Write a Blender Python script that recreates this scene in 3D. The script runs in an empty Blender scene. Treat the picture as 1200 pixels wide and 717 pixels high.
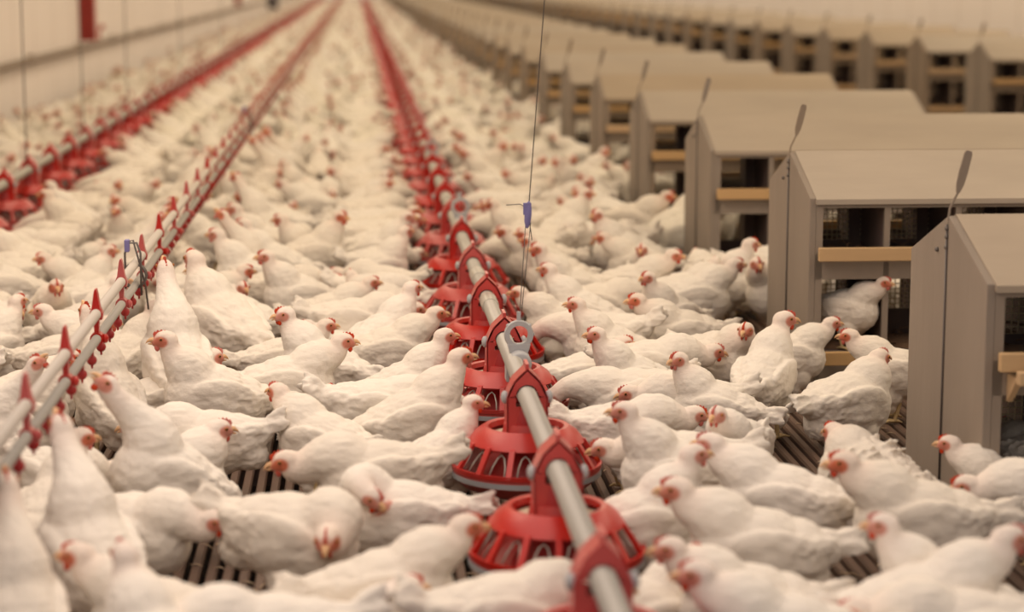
import bpy, bmesh, math, random, time
T0 = time.time()
import numpy as np
from mathutils import Vector, Matrix, Euler, noise
C = bpy.context.scene
R = math.radians
random.seed(7)

# ------------------------------------------------------------------ camera
F_PX, EYE = 2465.0, 1.27
PITCH, YAW = R(8.84), R(4.20)
cd = bpy.data.cameras.new('camera'); cam = bpy.data.objects.new('camera', cd)
C.collection.objects.link(cam); C.camera = cam
cd.sensor_fit = 'HORIZONTAL'; cd.sensor_width = 36.0; cd.lens = 36.0 * F_PX / 1200.0
cam.location = (0, 0, EYE); cam.rotation_euler = Euler((math.pi / 2 - PITCH, 0, -YAW), 'XYZ')
cd.clip_end = 300
cd.dof.use_dof = True; cd.dof.focus_distance = 5.7
cd.dof.aperture_fstop = (cd.lens / 1000) / 0.036
# ------------------------------------------------------------------ world, lights, exposure
w = bpy.data.worlds.new('world'); C.world = w; w.use_nodes = True
w.node_tree.nodes['Background'].inputs[0].default_value = (1.0, 0.93, 0.89, 1)
w.node_tree.nodes['Background'].inputs[1].default_value = 0.5
def area(name, loc, sx, sy, power, col, rot=(0, 0, 0)):
    l = bpy.data.lights.new(name, 'AREA'); l.shape = 'RECTANGLE'; l.size = sx; l.size_y = sy
    l.energy = power; l.color = col
    o = bpy.data.objects.new(name, l); C.collection.objects.link(o); o.location = loc; o.rotation_euler = rot
    return o
WARM = (1.0, 0.83, 0.60)
area('overhead_light_row', (-1.2, 59, 2.62), 0.8, 108, 890, WARM)
area('overhead_light_row', (0.8, 59, 2.62), 0.8, 108, 650, WARM)
area('overhead_light_row', (3.4, 58, 2.62), 0.8, 108, 850, WARM)  # extra row, added to brighten the nest boxes and right wall
area('overhead_light_row', (6.2, 58, 2.62), 0.8, 108, 1000, WARM)
area('near_fill_light', (-0.6, 3.2, 2.6), 2.6, 6.0, 98, (1.0, 0.86, 0.76))  # unseen overhead fill, added to brighten the nearest hens
area('near_fill_light', (3.0, 3.6, 2.6), 1.4, 5.0, 30, (1.0, 0.84, 0.70))  # second added fill, over the right foreground
C.view_settings.view_transform = 'Standard'; C.view_settings.look = 'None'
C.view_settings.exposure = 0.0; C.view_settings.gamma = 1.0; C.view_settings.use_curve_mapping = False
C.cycles.max_bounces = 7; C.cycles.diffuse_bounces = 5; C.cycles.glossy_bounces = 2
C.cycles.use_denoising = True; C.cycles.caustics_reflective = False; C.cycles.caustics_refractive = False

# ------------------------------------------------------------------ pixel -> ground helper (1200 x 717 photograph)
CR = cam.rotation_euler.to_matrix()
def at(px, py, z=0.0):
    d = CR @ Vector(((px - 600) / F_PX, -(py - 358.5) / F_PX, -1))
    t = (z - EYE) / d.z
    return Vector((d.x * t, d.y * t, z))
def to_px(p):
    v = CR.transposed() @ (Vector(p) - Vector((0, 0, EYE)))
    return 600 + F_PX * v.x / -v.z, 358.5 - F_PX * v.y / -v.z

# ------------------------------------------------------------------ materials
def mat(name, col, rough=0.6, metal=0.0, spec=0.4, noise_amt=0.0, nscale=20, bump=0.0, bscale=60, stretch=(1, 1, 1), rand=0.0, attr=None, sheen=0.0, sss=0.0):
    m = bpy.data.materials.new(name); m.use_nodes = True; nt = m.node_tree; N = nt.nodes; L = nt.links
    b = N['Principled BSDF']
    b.inputs['Roughness'].default_value = rough; b.inputs['Metallic'].default_value = metal
    b.inputs['Specular IOR Level'].default_value = spec
    if sheen: b.inputs['Sheen Weight'].default_value = sheen
    tc = N.new('ShaderNodeTexCoord'); mp = N.new('ShaderNodeMapping'); mp.inputs['Scale'].default_value = stretch
    L.new(tc.outputs['Object'], mp.inputs['Vector'])
    if attr:
        a = N.new('ShaderNodeAttribute'); a.attribute_name = attr; src = a.outputs['Color']
    else:
        c = N.new('ShaderNodeRGB'); c.outputs[0].default_value = (*col, 1); src = c.outputs[0]
    if noise_amt or rand:
        hs = N.new('ShaderNodeHueSaturation'); L.new(src, hs.inputs['Color'])
        ma = N.new('ShaderNodeMath'); ma.operation = 'MULTIPLY_ADD'
        nz = N.new('ShaderNodeTexNoise'); nz.inputs['Scale'].default_value = nscale; nz.inputs['Detail'].default_value = 5
        L.new(mp.outputs[0], nz.inputs['Vector']); L.new(nz.outputs['Fac'], ma.inputs[0])
        ma.inputs[1].default_value = noise_amt * 2; ma.inputs[2].default_value = 1 - noise_amt
        last = ma.outputs[0]
        if rand:
            oi = N.new('ShaderNodeObjectInfo'); m2 = N.new('ShaderNodeMath'); m2.operation = 'MULTIPLY_ADD'
            L.new(oi.outputs['Random'], m2.inputs[0]); m2.inputs[1].default_value = -rand; L.new(last, m2.inputs[2]); last = m2.outputs[0]
            m3 = N.new('ShaderNodeMath'); m3.operation = 'MULTIPLY_ADD'; L.new(oi.outputs['Random'], m3.inputs[0])
            m3.inputs[1].default_value = rand * 5; m3.inputs[2].default_value = 0.85; L.new(m3.outputs[0], hs.inputs['Saturation'])
        L.new(last, hs.inputs['Value']); src = hs.outputs[0]
    L.new(src, b.inputs['Base Color'])
    if bump:
        nb = N.new('ShaderNodeTexNoise'); nb.inputs['Scale'].default_value = bscale; nb.inputs['Detail'].default_value = 6
        L.new(mp.outputs[0], nb.inputs['Vector']); bp = N.new('ShaderNodeBump')
        bp.inputs['Strength'].default_value = bump; bp.inputs['Distance'].default_value = 0.004
        L.new(nb.outputs['Fac'], bp.inputs['Height']); L.new(bp.outputs[0], b.inputs['Normal'])
    return m
M = {}
M['feather'] = mat('white_feathers', (1, 1, 1), 0.9, spec=0.12, noise_amt=0.05, nscale=9, bump=0.55, bscale=85, stretch=(0.6, 1, 1), rand=0.06, attr='tint', sheen=0.15)
M['comb'] = mat('comb_skin', (0.60, 0.13, 0.095), 0.5, noise_amt=0.2, nscale=60, rand=0.1, bump=0.4, bscale=300)
M['beak'] = mat('beak_horn', (0.70, 0.42, 0.22), 0.4, noise_amt=0.15, nscale=80)
M['eye'] = mat('eye', (0.05, 0.02, 0.012), 0.15, spec=0.6)
M['iris'] = mat('iris', (0.45, 0.17, 0.04), 0.3)
M['leg'] = mat('yellow_leg_scales', (0.58, 0.43, 0.22), 0.6, noise_amt=0.2, nscale=70, bump=0.4, bscale=300)
M['red'] = mat('red_plastic', (0.50, 0.030, 0.024), 0.33, spec=0.5, noise_amt=0.14, nscale=14, bump=0.08, bscale=90, rand=0.05)
M['dkred'] = mat('dark_red_plastic', (0.36, 0.02, 0.02), 0.4, noise_amt=0.1, nscale=14)
M['steel'] = mat('galvanised_tube', (0.47, 0.44, 0.39), 0.42, metal=0.25, noise_amt=0.12, nscale=30, stretch=(1, 0.08, 1))
M['band'] = mat('grey_plastic_band', (0.36, 0.37, 0.39), 0.35, noise_amt=0.08)
M['greycast'] = mat('grey_cast_plastic', (0.42, 0.42, 0.43), 0.5, noise_amt=0.1)
M['pvc'] = mat('cream_pvc_pipe', (0.62, 0.55, 0.47), 0.4, noise_amt=0.1, nscale=10, stretch=(1, 0.1, 1))
M['conduit'] = mat('dusty_conduit', (0.33, 0.27, 0.22), 0.6, noise_amt=0.2, nscale=3, stretch=(1, 0.3, 1))
M['disc'] = mat('feed_dusted_disc', (0.55, 0.45, 0.33), 0.8, noise_amt=0.15, nscale=50)
M['wire'] = mat('steel_wire', (0.16, 0.14, 0.13), 0.5, metal=0.4)
M['blue'] = mat('violet_blue_plastic', (0.20, 0.18, 0.40), 0.4, noise_amt=0.1)
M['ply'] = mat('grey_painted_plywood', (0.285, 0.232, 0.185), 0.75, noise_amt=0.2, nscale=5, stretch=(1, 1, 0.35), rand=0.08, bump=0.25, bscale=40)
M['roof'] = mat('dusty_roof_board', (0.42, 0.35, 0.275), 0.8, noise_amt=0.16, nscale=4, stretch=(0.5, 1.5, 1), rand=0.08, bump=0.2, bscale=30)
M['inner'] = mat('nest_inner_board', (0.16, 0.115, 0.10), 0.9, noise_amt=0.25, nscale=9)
M['perch'] = mat('pale_pine_perch', (0.56, 0.37, 0.19), 0.65, noise_amt=0.25, nscale=12, stretch=(0.15, 1, 1), rand=0.06)
M['mesh'] = mat('nest_wire_mesh', (0.55, 0.46, 0.30), 0.5, metal=0.3)
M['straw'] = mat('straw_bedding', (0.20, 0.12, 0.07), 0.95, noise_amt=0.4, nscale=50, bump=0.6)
M['slat'] = mat('worn_slats', (0.135, 0.085, 0.062), 0.6, noise_amt=0.4, nscale=14, stretch=(1, 0.15, 1), bump=0.4, bscale=60)
M['pit'] = mat('pit_dirt', (0.035, 0.022, 0.018), 0.95, noise_amt=0.3, nscale=6)
M['ceil'] = mat('ceiling_panel', (0.70, 0.62, 0.52), 0.8, noise_amt=0.05)
M['redpost'] = mat('red_painted_steel', (0.42, 0.05, 0.04), 0.5, noise_amt=0.15)
M['dark'] = mat('dark_vent', (0.06, 0.045, 0.06), 0.6)
M['litter'] = mat('straw_litter', (0.42, 0.32, 0.22), 0.95, noise_amt=0.3)
# wall panel with seams every 1.2 m, drawn as thin darker lines in the colour
def wall_mat(name, col, axis):
    m = mat(name, col, 0.7, noise_amt=0.05, nscale=1.5, stretch=(1, 0.3, 1)); nt = m.node_tree; N = nt.nodes; L = nt.links
    b = N['Principled BSDF']; old = b.inputs['Base Color'].links[0].from_socket
    wv = N.new('ShaderNodeTexWave'); wv.bands_direction = axis; wv.inputs['Scale'].default_value = 0.314 / 1.15 * 1.0; wv.wave_profile = 'SAW'
    tc = N.new('ShaderNodeTexCoord'); L.new(tc.outputs['Object'], wv.inputs['Vector'])
    r = N.new('ShaderNodeValToRGB'); r.color_ramp.elements[0].position = 0.0; r.color_ramp.elements[0].color = (0.62, 0.55, 0.5, 1)
    r.color_ramp.elements[1].position = 0.035; r.color_ramp.elements[1].color = (1, 1, 1, 1)
    L.new(wv.outputs['Fac'], r.inputs[0]); mx = N.new('ShaderNodeMix'); mx.data_type = 'RGBA'; mx.blend_type = 'MULTIPLY'; mx.inputs[0].default_value = 1
    L.new(old, mx.inputs[6]); L.new(r.outputs[0], mx.inputs[7]); L.new(mx.outputs[2], b.inputs['Base Color'])
    return m
M['wall'] = wall_mat('cream_wall_panel', (0.84, 0.77, 0.72), 'Y')
M['endwall'] = mat('end_wall_panel', (0.86, 0.80, 0.90), 0.7, noise_amt=0.05)  # pale lavender daylight glow of the far end put into the wall colour

# ------------------------------------------------------------------ mesh helpers
def box(bm, x0, x1, y0, y1, z0, z1):
    vs = [bm.verts.new((x, y, z)) for z in (z0, z1) for y in (y0, y1) for x in (x0, x1)]
    for f in ((0, 2, 3, 1), (4, 5, 7, 6), (0, 1, 5, 4), (2, 6, 7, 3), (0, 4, 6, 2), (1, 3, 7, 5)):
        bm.faces.new([vs[i] for i in f])
def tube(bm, pts, rads, n=8, caps=True):
    pts = [Vector(p) for p in pts]
    if not isinstance(rads, (list, tuple)): rads = [rads] * len(pts)
    rings = []; prev = None
    for i, p in enumerate(pts):
        d = (pts[min(i + 1, len(pts) - 1)] - pts[max(i - 1, 0)]).normalized()
        if prev is None:
            u = d.cross(Vector((0, 0, 1)))
            if u.length < 0.05: u = d.cross(Vector((1, 0, 0)))
        else: u = prev - d * prev.dot(d)
        u.normalize(); prev = u; v = d.cross(u)
        rings.append([bm.verts.new(p + (u * math.cos(2 * math.pi * k / n) + v * math.sin(2 * math.pi * k / n)) * rads[i]) for k in range(n)])
    for a, b in zip(rings, rings[1:]):
        for k in range(n): bm.faces.new((a[k], a[(k + 1) % n], b[(k + 1) % n], b[k]))
    if caps:
        bm.faces.new(rings[0][::-1]); bm.faces.new(rings[-1])
def lathe(bm, prof, n=40, c=(0, 0), closed=False):
    rings = [[bm.verts.new((c[0] + r * math.cos(2 * math.pi * k / n), c[1] + r * math.sin(2 * math.pi * k / n), z)) for k in range(n)] for r, z in prof]
    pairs = list(zip(rings, rings[1:]))
    if closed: pairs.append((rings[-1], rings[0]))
    for a, b in pairs:
        for k in range(n): bm.faces.new((a[k], a[(k + 1) % n], b[(k + 1) % n], b[k]))
    if not closed:
        bm.faces.new(rings[0][::-1]); bm.faces.new(rings[-1])
def prism(bm, poly, a0, a1, axis='y', taper=1.0):
    def P(u, v, a, s):
        return (u * s, a, v) if axis == 'y' else (a, u * s, v)
    A = [bm.verts.new(P(u, v, a0, 1)) for u, v in poly]; B = [bm.verts.new(P(u, v, a1, taper)) for u, v in poly]
    n = len(poly)
    bm.faces.new(A); bm.faces.new(B[::-1])
    for k in range(n): bm.faces.new((A[k], B[k], B[(k + 1) % n], A[(k + 1) % n]))
def torus(bm, c, R_, r_, plane='xz', n=28, m=8, a0=0, a1=2 * math.pi):
    rings = []
    full = abs(a1 - a0 - 2 * math.pi) < 1e-4
    cnt = n if full else n + 1
    for i in range(cnt):
        a = a0 + (a1 - a0) * i / n
        ring = []
        for j in range(m):
            b = 2 * math.pi * j / m; rr = R_ + r_ * math.cos(b); t = r_ * math.sin(b)
            if plane == 'xz': p = (c[0] + rr * math.cos(a), c[1] + t, c[2] + rr * math.sin(a))
            else: p = (c[0] + rr * math.cos(a), c[1] + rr * math.sin(a), c[2] + t)
            ring.append(bm.verts.new(p))
        rings.append(ring)
    for i in range(n if full else n):
        a, b = rings[i], rings[(i + 1) % cnt]
        for j in range(m): bm.faces.new((a[j], b[j], b[(j + 1) % m], a[(j + 1) % m]))
    if not full:
        bm.faces.new(rings[0]); bm.faces.new(rings[-1][::-1])
def ball(bm, c, r, seg=12, rot=None):
    if not isinstance(r, (tuple, list)): r = (r, r, r)
    m = Matrix.Translation(c) @ (rot.to_4x4() if rot else Matrix()) @ Matrix.Diagonal((*r, 1))
    bmesh.ops.create_uvsphere(bm, u_segments=seg, v_segments=max(6, seg * 2 // 3), radius=1, matrix=m)
def finish(bm, name, m, smooth=30, bevel=0.0):
    bmesh.ops.recalc_face_normals(bm, faces=bm.faces)
    if bevel:
        bmesh.ops.bevel(bm, geom=[e for e in bm.edges if e.calc_face_angle(0) > 0.5], offset=bevel, segments=1, affect='EDGES', clamp_overlap=True)
    me = bpy.data.meshes.new(name); bm.to_mesh(me); bm.free()
    for mm in (m if isinstance(m, (list, tuple)) else [m]): me.materials.append(mm)
    if smooth:
        me.polygons.foreach_set('use_smooth', [True] * len(me.polygons))
        if smooth < 180: me.set_sharp_from_angle(angle=R(smooth))
    return me
def link(name, me, parent=None, loc=None, rotz=None):
    o = bpy.data.objects.new(name, me); C.collection.objects.link(o)
    if parent: o.parent = parent
    if loc is not None: o.location = loc
    if rotz is not None: o.rotation_euler = (0, 0, rotz)
    return o
def tag(o, label=None, cat=None, group=None, kind=None):
    if label: o['label'] = label
    if cat: o['category'] = cat
    if group: o['group'] = group
    if kind: o['kind'] = kind
    return o
def struct(name, bm, m, **k):
    return tag(link(name, finish(bm, name, m, **k)), kind='structure')
def build(name, fn, m, smooth=30, bevel=0.0):
    bm = bmesh.new(); fn(bm); return finish(bm, name, m, smooth, bevel)
ORD = ['nearest', 'second', 'third', 'fourth', 'fifth', 'sixth', 'seventh', 'eighth', 'ninth', 'tenth', 'eleventh', 'twelfth', 'thirteenth', 'fourteenth', 'fifteenth', 'sixteenth', 'seventeenth', 'eighteenth', 'nineteenth', 'twentieth']
TENS = {2: 'twenty', 3: 'thirty', 4: 'forty', 5: 'fifty', 6: 'sixty', 7: 'seventy', 8: 'eighty', 9: 'ninety'}
def ordinal(i):              # 0-based
    n = i + 1
    if n <= 20: return ORD[i]
    if n >= 100:
        r = n - 100
        return 'one hundredth' if r == 0 else 'hundred and ' + (ordinal(r - 1) if r > 1 else 'first')
    t, u = divmod(n, 10)
    if u == 0: return TENS[t][:-1] + 'ieth'
    return TENS[t] + '-' + (ORD[u - 1] if u > 1 else 'first')
Y_END = 112.0
XL, XR = -2.75, 7.3
ZC = 2.7
# ------------------------------------------------------------------ structure
bm = bmesh.new(); pitch_s = 0.036; x = XL
while x < XR:
    prism(bm, [(x, -0.03), (x + 0.021, -0.03), (x + 0.023, -0.006), (x + 0.019, 0.0), (x + 0.004, 0.0), (x, -0.006)], 1.5, Y_END)
    x += pitch_s
y = 2.0
while y < Y_END:
    box(bm, XL, XR, y, y + 0.05, -0.09, -0.031); y += 1.2
struct('floor', bm, M['slat'], smooth=0)
bm = bmesh.new(); box(bm, XL - .1, XR + .1, 1.0, Y_END + .1, -0.5, -0.45); struct('floor_pit', bm, M['pit'], smooth=0)
bm = bmesh.new(); box(bm, XL - 0.12, XL, 0, Y_END, -0.5, ZC); struct('wall_left', bm, M['wall'], smooth=0)
bm = bmesh.new(); box(bm, XR, XR + 0.12, 0, Y_END, -0.5, ZC); struct('wall_right', bm, M['wall'], smooth=0)
bm = bmesh.new(); box(bm, XL - .12, XR + .12, Y_END, Y_END + 0.12, -0.5, ZC); struct('wall_end', bm, M['endwall'], smooth=0)
bm = bmesh.new(); box(bm, XL - .12, XR + .12, 0, Y_END + .12, ZC, ZC + 0.1); struct('ceiling', bm, M['ceil'], smooth=0)
# wall fittings
co = link('wall_conduit', build('wall_conduit', lambda b: tube(b, [(XL + 0.05, 1.5, 0.60), (XL + 0.05, Y_END, 0.60)], 0.032, 12), M['conduit'], 180))
tag(co, 'long dusty brown pipe running along the cream left wall', 'pipe')
def saddle(b):
    y = 3.0
    while y < 100:
        box(b, XL, XL + 0.05, y - 0.02, y + 0.02, 0.555, 0.645); y += 3.0
link('pipe_clip', build('pipe_clip', saddle, M['conduit'], 0), co)
def red_post(y, h0, label, wd=0.15):
    o = link('wall_post', build('wall_post', lambda b: (box(b, XL + wd - .012, XL + wd, y - .08, y + .08, h0, ZC), box(b, XL, XL + wd - .012, y - .008, y + .008, h0, ZC), box(b, XL, XL + .012, y - .08, y + .08, h0, ZC)), M['redpost'], 0, 0.004))
    tag(o, label, 'post', 'red posts on the left wall'); return o
def wall_y(px): return F_PX * abs(XL) / (417 - px)
# ------------------------------------------------------------------ feeder lines
XF, XF2, XD = 0.39, -1.68, -0.64
ZP = 0.305
def feeder_meshes(lod):
    n = 44 if lod == 0 else 20
    D = {}
    def bowl(b):
        lathe(b, [(0.05, 0.068), (0.105, 0.070), (0.150, 0.088), (0.170, 0.107), (0.176, 0.110), (0.176, 0.130), (0.170, 0.132), (0.160, 0.112), (0.10, 0.082), (0.03, 0.10)], n)
    D['pan'] = build('pan', bowl, M['red'], 40)
    D['pan_band'] = build('pan_band', lambda b: lathe(b, [(0.1768, 0.112), (0.1785, 0.112), (0.1785, 0.124), (0.1768, 0.124)], n, closed=True), M['band'], 40)
    def grill(b):
        lathe(b, [(0.086, 0.215), (0.090, 0.227), (0.100, 0.229), (0.122, 0.214), (0.138, 0.192), (0.134, 0.188), (0.118, 0.208), (0.098, 0.221)], n, closed=True)
        lathe(b, [(0.170, 0.130), (0.179, 0.131), (0.180, 0.142), (0.171, 0.141)], n, closed=True)
        ns = 14
        for k in range(ns):
            a = 2 * math.pi * k / ns + .1
            c, s = math.cos(a), math.sin(a)
            vs = []
            for (r_, z_) in ((0.130, 0.198), (0.140, 0.196), (0.180, 0.137), (0.168, 0.137)):
                for t in (-0.0065, 0.0065):
                    vs.append(b.verts.new((r_ * c - s * t, r_ * s + c * t, z_)))
            for f in ((0, 2, 3, 1), (2, 4, 5, 3), (4, 6, 7, 5), (6, 0, 1, 7), (0, 6, 4, 2), (1, 3, 5, 7)):
                b.faces.new([vs[i] for i in f])
    D['grill'] = build('grill', grill, M['red'], 40)
    def loops(b):
        for k in range(14):
            a = 2 * math.pi * (k + .5) / 14 + .1
            pts = []
            for t in range(7):
                u = t / 6 * math.pi; aa = a + 0.13 * math.cos(u); rr = 0.158 - 0.032 * math.sin(u)
                pts.append((rr * math.cos(aa), rr * math.sin(aa), 0.130 + 0.05 * math.sin(u)))
            tube(b, pts, 0.0022, 5)
    if lod == 0: D['wire_loops'] = build('wire_loops', loops, M['steel'], 180)
    D['feed_disc'] = build('feed_disc', lambda b: lathe(b, [(0.03, 0.196), (0.088, 0.200), (0.0885, 0.206), (0.03, 0.214)], n, closed=True), M['disc'], 40)
    D['feed_cone'] = build('feed_cone', lambda b: lathe(b, [(0.10, 0.085), (0.088, 0.12), (0.060, 0.16), (0.048, 0.20), (0.045, 0.235), (0.040, 0.27), (0.037, 0.275)], n), M['dkred'], 50)
    def hood(b):
        # A-shaped saddle over the tube, open arch at each end
        for sy in (-1, 1):
            y0, y1 = (0.030 * sy, 0.036 * sy)
            poly = [(-0.047, 0.222), (-0.047, 0.300), (-0.030, 0.338), (-0.007, 0.366), (0.007, 0.366), (0.030, 0.338), (0.047, 0.300), (0.047, 0.222), (0.030, 0.222), (0.0265, 0.300)]
            arch = [(0.0265 * math.cos(t), ZP + 0.0265 * math.sin(t)) for t in [k * math.pi / 8 for k in range(9)]]
            # side plates left/right and crown above the tube
            outer = [(0.047, 0.300), (0.040, 0.322), (0.030, 0.338), (0.018, 0.352), (0.0, 0.368), (-0.018, 0.352), (-0.030, 0.338), (-0.040, 0.322), (-0.047, 0.300)]
            A0 = [b.verts.new((u, y0, v)) for u, v in arch]; A1 = [b.verts.new((u, y1, v)) for u, v in arch]
            O0 = [b.verts.new((u, y0, v)) for u, v in outer]; O1 = [b.verts.new((u, y1, v)) for u, v in outer]
            for k in range(8):
                b.faces.new((A0[k], A0[k + 1], O0[k + 1], O0[k])); b.faces.new((A1[k], O1[k], O1[k + 1], A1[k + 1]))
                b.faces.new((A0[k], A1[k], A1[k + 1], A0[k + 1])); b.faces.new((O0[k], O0[k + 1], O1[k + 1], O1[k]))
            for e in (0, 8): b.faces.new((A0[e], O0[e], O1[e], A1[e]))
            box(b, -0.047, 0.047, min(y0, y1), max(y0, y1), 0.220, 0.279)
            for sx in (-1, 1): box(b, min(sx * 0.0265, sx * 0.047), max(sx * 0.0265, sx * 0.047), min(y0, y1), max(y0, y1), 0.279, 0.3005)
        for sx in (-1, 1):
            vs = []
            for y_ in (-0.036, 0.036):
                for u, v in ((0.049, 0.220), (0.049, 0.301), (0.031, 0.341), (0.0, 0.371), (0.0, 0.364), (0.028, 0.336), (0.045, 0.299), (0.045, 0.220)):
                    vs.append(b.verts.new((sx * u, y_, v)))
            for k in range(8):
                b.faces.new((vs[k], vs[(k + 1) % 8], vs[8 + (k + 1) % 8], vs[8 + k]))
            b.faces.new(vs[:8]); b.faces.new(vs[8:])
        box(b, -0.004, 0.004, -0.034, 0.034, 0.362, 0.380)
        lathe(b, [(0.049, 0.205), (0.058, 0.210), (0.052, 0.235), (0.044, 0.235)], 24, closed=True)
    D['hanger_bracket'] = build('hanger_bracket', hood, M['red'], 35)
    D['clip_knob'] = build('clip_knob', lambda b: ball(b, (0, 0, 0), (0.010, 0.014, 0.016), 10), M['greycast'], 180)
    return D
FM0, FM1 = feeder_meshes(0), feeder_meshes(1)
def join(meshes, name):
    bm = bmesh.new(); mats = []
    for me in meshes:
        off = len(bm.faces); bm.from_mesh(me); bm.faces.ensure_lookup_table()
        mi = len(mats); mats.append(me.materials[0])
        for f in bm.faces[off:]: f.material_index = mi
    me = bpy.data.meshes.new(name); bm.to_mesh(me); bm.free()
    for m_ in mats: me.materials.append(m_)
    me.polygons.foreach_set('use_smooth', [True] * len(me.polygons)); me.set_sharp_from_angle(angle=R(35))
    return me
FAR_F = join([FM1[k] for k in ('pan', 'grill', 'feed_disc', 'feed_cone', 'hanger_bracket')], 'pan_feeder')
PARTS_NEAR = ('pan', 'grill', 'feed_disc', 'feed_cone', 'hanger_bracket', 'clip_knob', 'wire_loops')
def place_feeder(x, y, i, line, rz):
    if y < 17:
        root = link('pan_feeder', None, loc=(x, y, 0), rotz=0)
        for k in PARTS_NEAR:
            o = link(k, FM0[k] if y < 12 else FM1.get(k, FM0[k]), root)
            if k in ('pan', 'grill', 'wire_loops'): o.rotation_euler.z = rz
            if k == 'clip_knob':
                o.location = (0.052, -0.022, 0.300); link(k, o.data, root, loc=(-0.052, -0.022, 0.300))
            if k == 'pan': link('pan_band', FM0['pan_band'], o)
    else:
        root = link('pan_feeder', FAR_F, loc=(x, y, 0), rotz=0)
    nm = 'centre' if line == 0 else 'left'
    tag(root, f'red plastic feeding pan on {nm} feeder tube, {ordinal(i)} pan' + (' from the camera' if i else ' to the camera'), 'feeder',
        f'red pan feeders on the {nm} feeder tube')
    return root
SP = 0.766
Y0F = 4.855
pans = []
for i in range(0, 143):
    y = Y0F + SP * (i - 2)
    if y > Y_END - 1: break
    place_feeder(XF, y, i, 0, random.uniform(0, .4)); pans.append((XF, y))
for i in range(0, 141):
    y = 5.55 + SP * i
    if y > Y_END - 1: break
    place_feeder(XF2, y, i, 1, random.uniform(0, .4)); pans.append((XF2, y))
def tube_line(x, label):
    o = link('feed_tube', build('feed_tube', lambda b: tube(b, [(x, 2.6, ZP), (x, Y_END - .4, ZP)], 0.0225, 20), M['steel'], 180))
    tag(o, label, 'pipe', 'feed tubes'); 
    return o
ft = tube_line(XF, 'long grey steel feed tube carrying the centre row of red pans')
ft2 = tube_line(XF2, 'long pale feed tube carrying the row of pans nearest the left wall')
def coupling(b, x, y):
    lathe_pts = [(-0.07, 0.0245), (-0.065, 0.026), (0.065, 0.026), (0.07, 0.0245)]
    tube(b, [(x, y + a, ZP) for a, r in lathe_pts], [r for a, r in lathe_pts], 18)
for y in (6.25, 6.82, 9.3, 12.4):
    link('tube_coupling', build('tube_coupling', lambda b: coupling(b, XF, y), M['steel'], 60), ft)
def suspension(x, y, dx, ztop, zbot, label, near, grp):
    root = link('suspension_wire', None, loc=(x, y, 0))
    L_ = ztop - zbot
    def wires(b):
        if near:
            zk = zbot + 0.245; k = (zk - zbot) / L_ * dx
            tube(b, [(-0.002, 0, zbot), (k - 0.005, 0, zk)], 0.0011, 5); tube(b, [(0.002, 0, zbot), (k + 0.007, 0, zk - 0.015)], 0.0011, 5)
            tube(b, [(k, 0, zk), (dx, 0, ztop)], 0.0014, 5)
        else: tube(b, [(0, 0, zbot), (dx, 0, ztop)], 0.0035, 5)
    link('wire', build('wire', wires, M['wire'], 180), root)
    if near:
        k = 0.245 / L_ * dx; zk = zbot + 0.245
        def adj(b):
            rot = Euler((0, R(4), 0)).to_matrix()
            ball(b, (k, 0, zk + 0.005), (0.0095, 0.007, 0.036), 10, rot); box(b, k - 0.012, k + 0.008, -0.005, 0.005, zk + 0.005, zk + 0.035)
        link('height_adjuster', build('height_adjuster', adj, M['blue'], 40), root)
        link('wire_tail', build('wire_tail', lambda b: tube(b, [(k - 0.055, 0, zk + 0.03), (k - 0.02, 0, zk + 0.032), (k, 0, zk + 0.02), (k + .01, 0, zk - .06)], 0.0012, 5), M['wire'], 180), root)
    tag(root, label, 'wire', grp); return root
def ring_hanger(x, y, label):
    root = link('tube_hanger', None, loc=(x, y, 0))
    def saddle_(b):
        tube(b, [(0, -0.055, ZP), (0, -0.05, ZP), (0, 0.05, ZP), (0, 0.055, ZP)], [0.026, 0.030, 0.030, 0.026], 20)
        prism(b, [(-0.022, ZP + .018), (0.022, ZP + .018), (0.030, ZP + 0.045), (-0.030, ZP + 0.045)], -0.012, 0.012)
        box(b, -0.034, -0.026, -0.03, 0.03, ZP - 0.05, ZP + 0.01)
    link('saddle', build('saddle', saddle_, M['greycast'], 40, 0.0015), root)
    def rg(b):
        lathe(b, [(0.024, -0.011), (0.036, -0.011), (0.038, 0.0), (0.036, 0.011), (0.024, 0.011)], 28, closed=True)
        bmesh.ops.rotate(b, verts=b.verts, cent=(0, 0, 0), matrix=Matrix.Rotation(R(90), 3, 'X'))
        bmesh.ops.translate(b, verts=b.verts, vec=(0, 0, ZP + 0.068))
        for a in (40, 140, 0):
            c = (0.035 * math.cos(R(a)), 0, ZP + 0.068 + 0.035 * math.sin(R(a))); ball(b, c, 0.006, 8)
        box(b, -0.005, 0.005, -0.004, 0.004, ZP + 0.100, ZP + 0.127)
    link('ring', build('ring', rg, M['greycast'], 40), root)
    tag(root, label, 'hanger', 'ring hangers on feeder tubes'); return root
hy = 5.28
ring_hanger(XF + .015, hy, 'grey ring hanger clamped on centre feed tube below the blue wire adjuster')
suspension(XF + .02, hy, 0.17, ZC, ZP + 0.125, 'thin steel wire with blue adjuster rising from centre tube ring', True, 'suspension wires')
ring_hanger(XF + .015, hy + 3.05, 'grey ring hanger on centre feed tube, second from the camera')
ring_hanger(XF + .015, hy + 6.1, 'grey ring hanger on centre feed tube, third from the camera')
for i, px in enumerate((35, 101, 152, 214, 262)):
    y = F_PX * 1.68 / (417 - px)
    suspension(XF2, y, 0.0, ZC, ZP + 0.02, f'thin wire hanging down to the left feed tube, {ordinal(i)} wire from the camera'.replace('nearest wire from', 'nearest wire to'), False, 'suspension wires')
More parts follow.
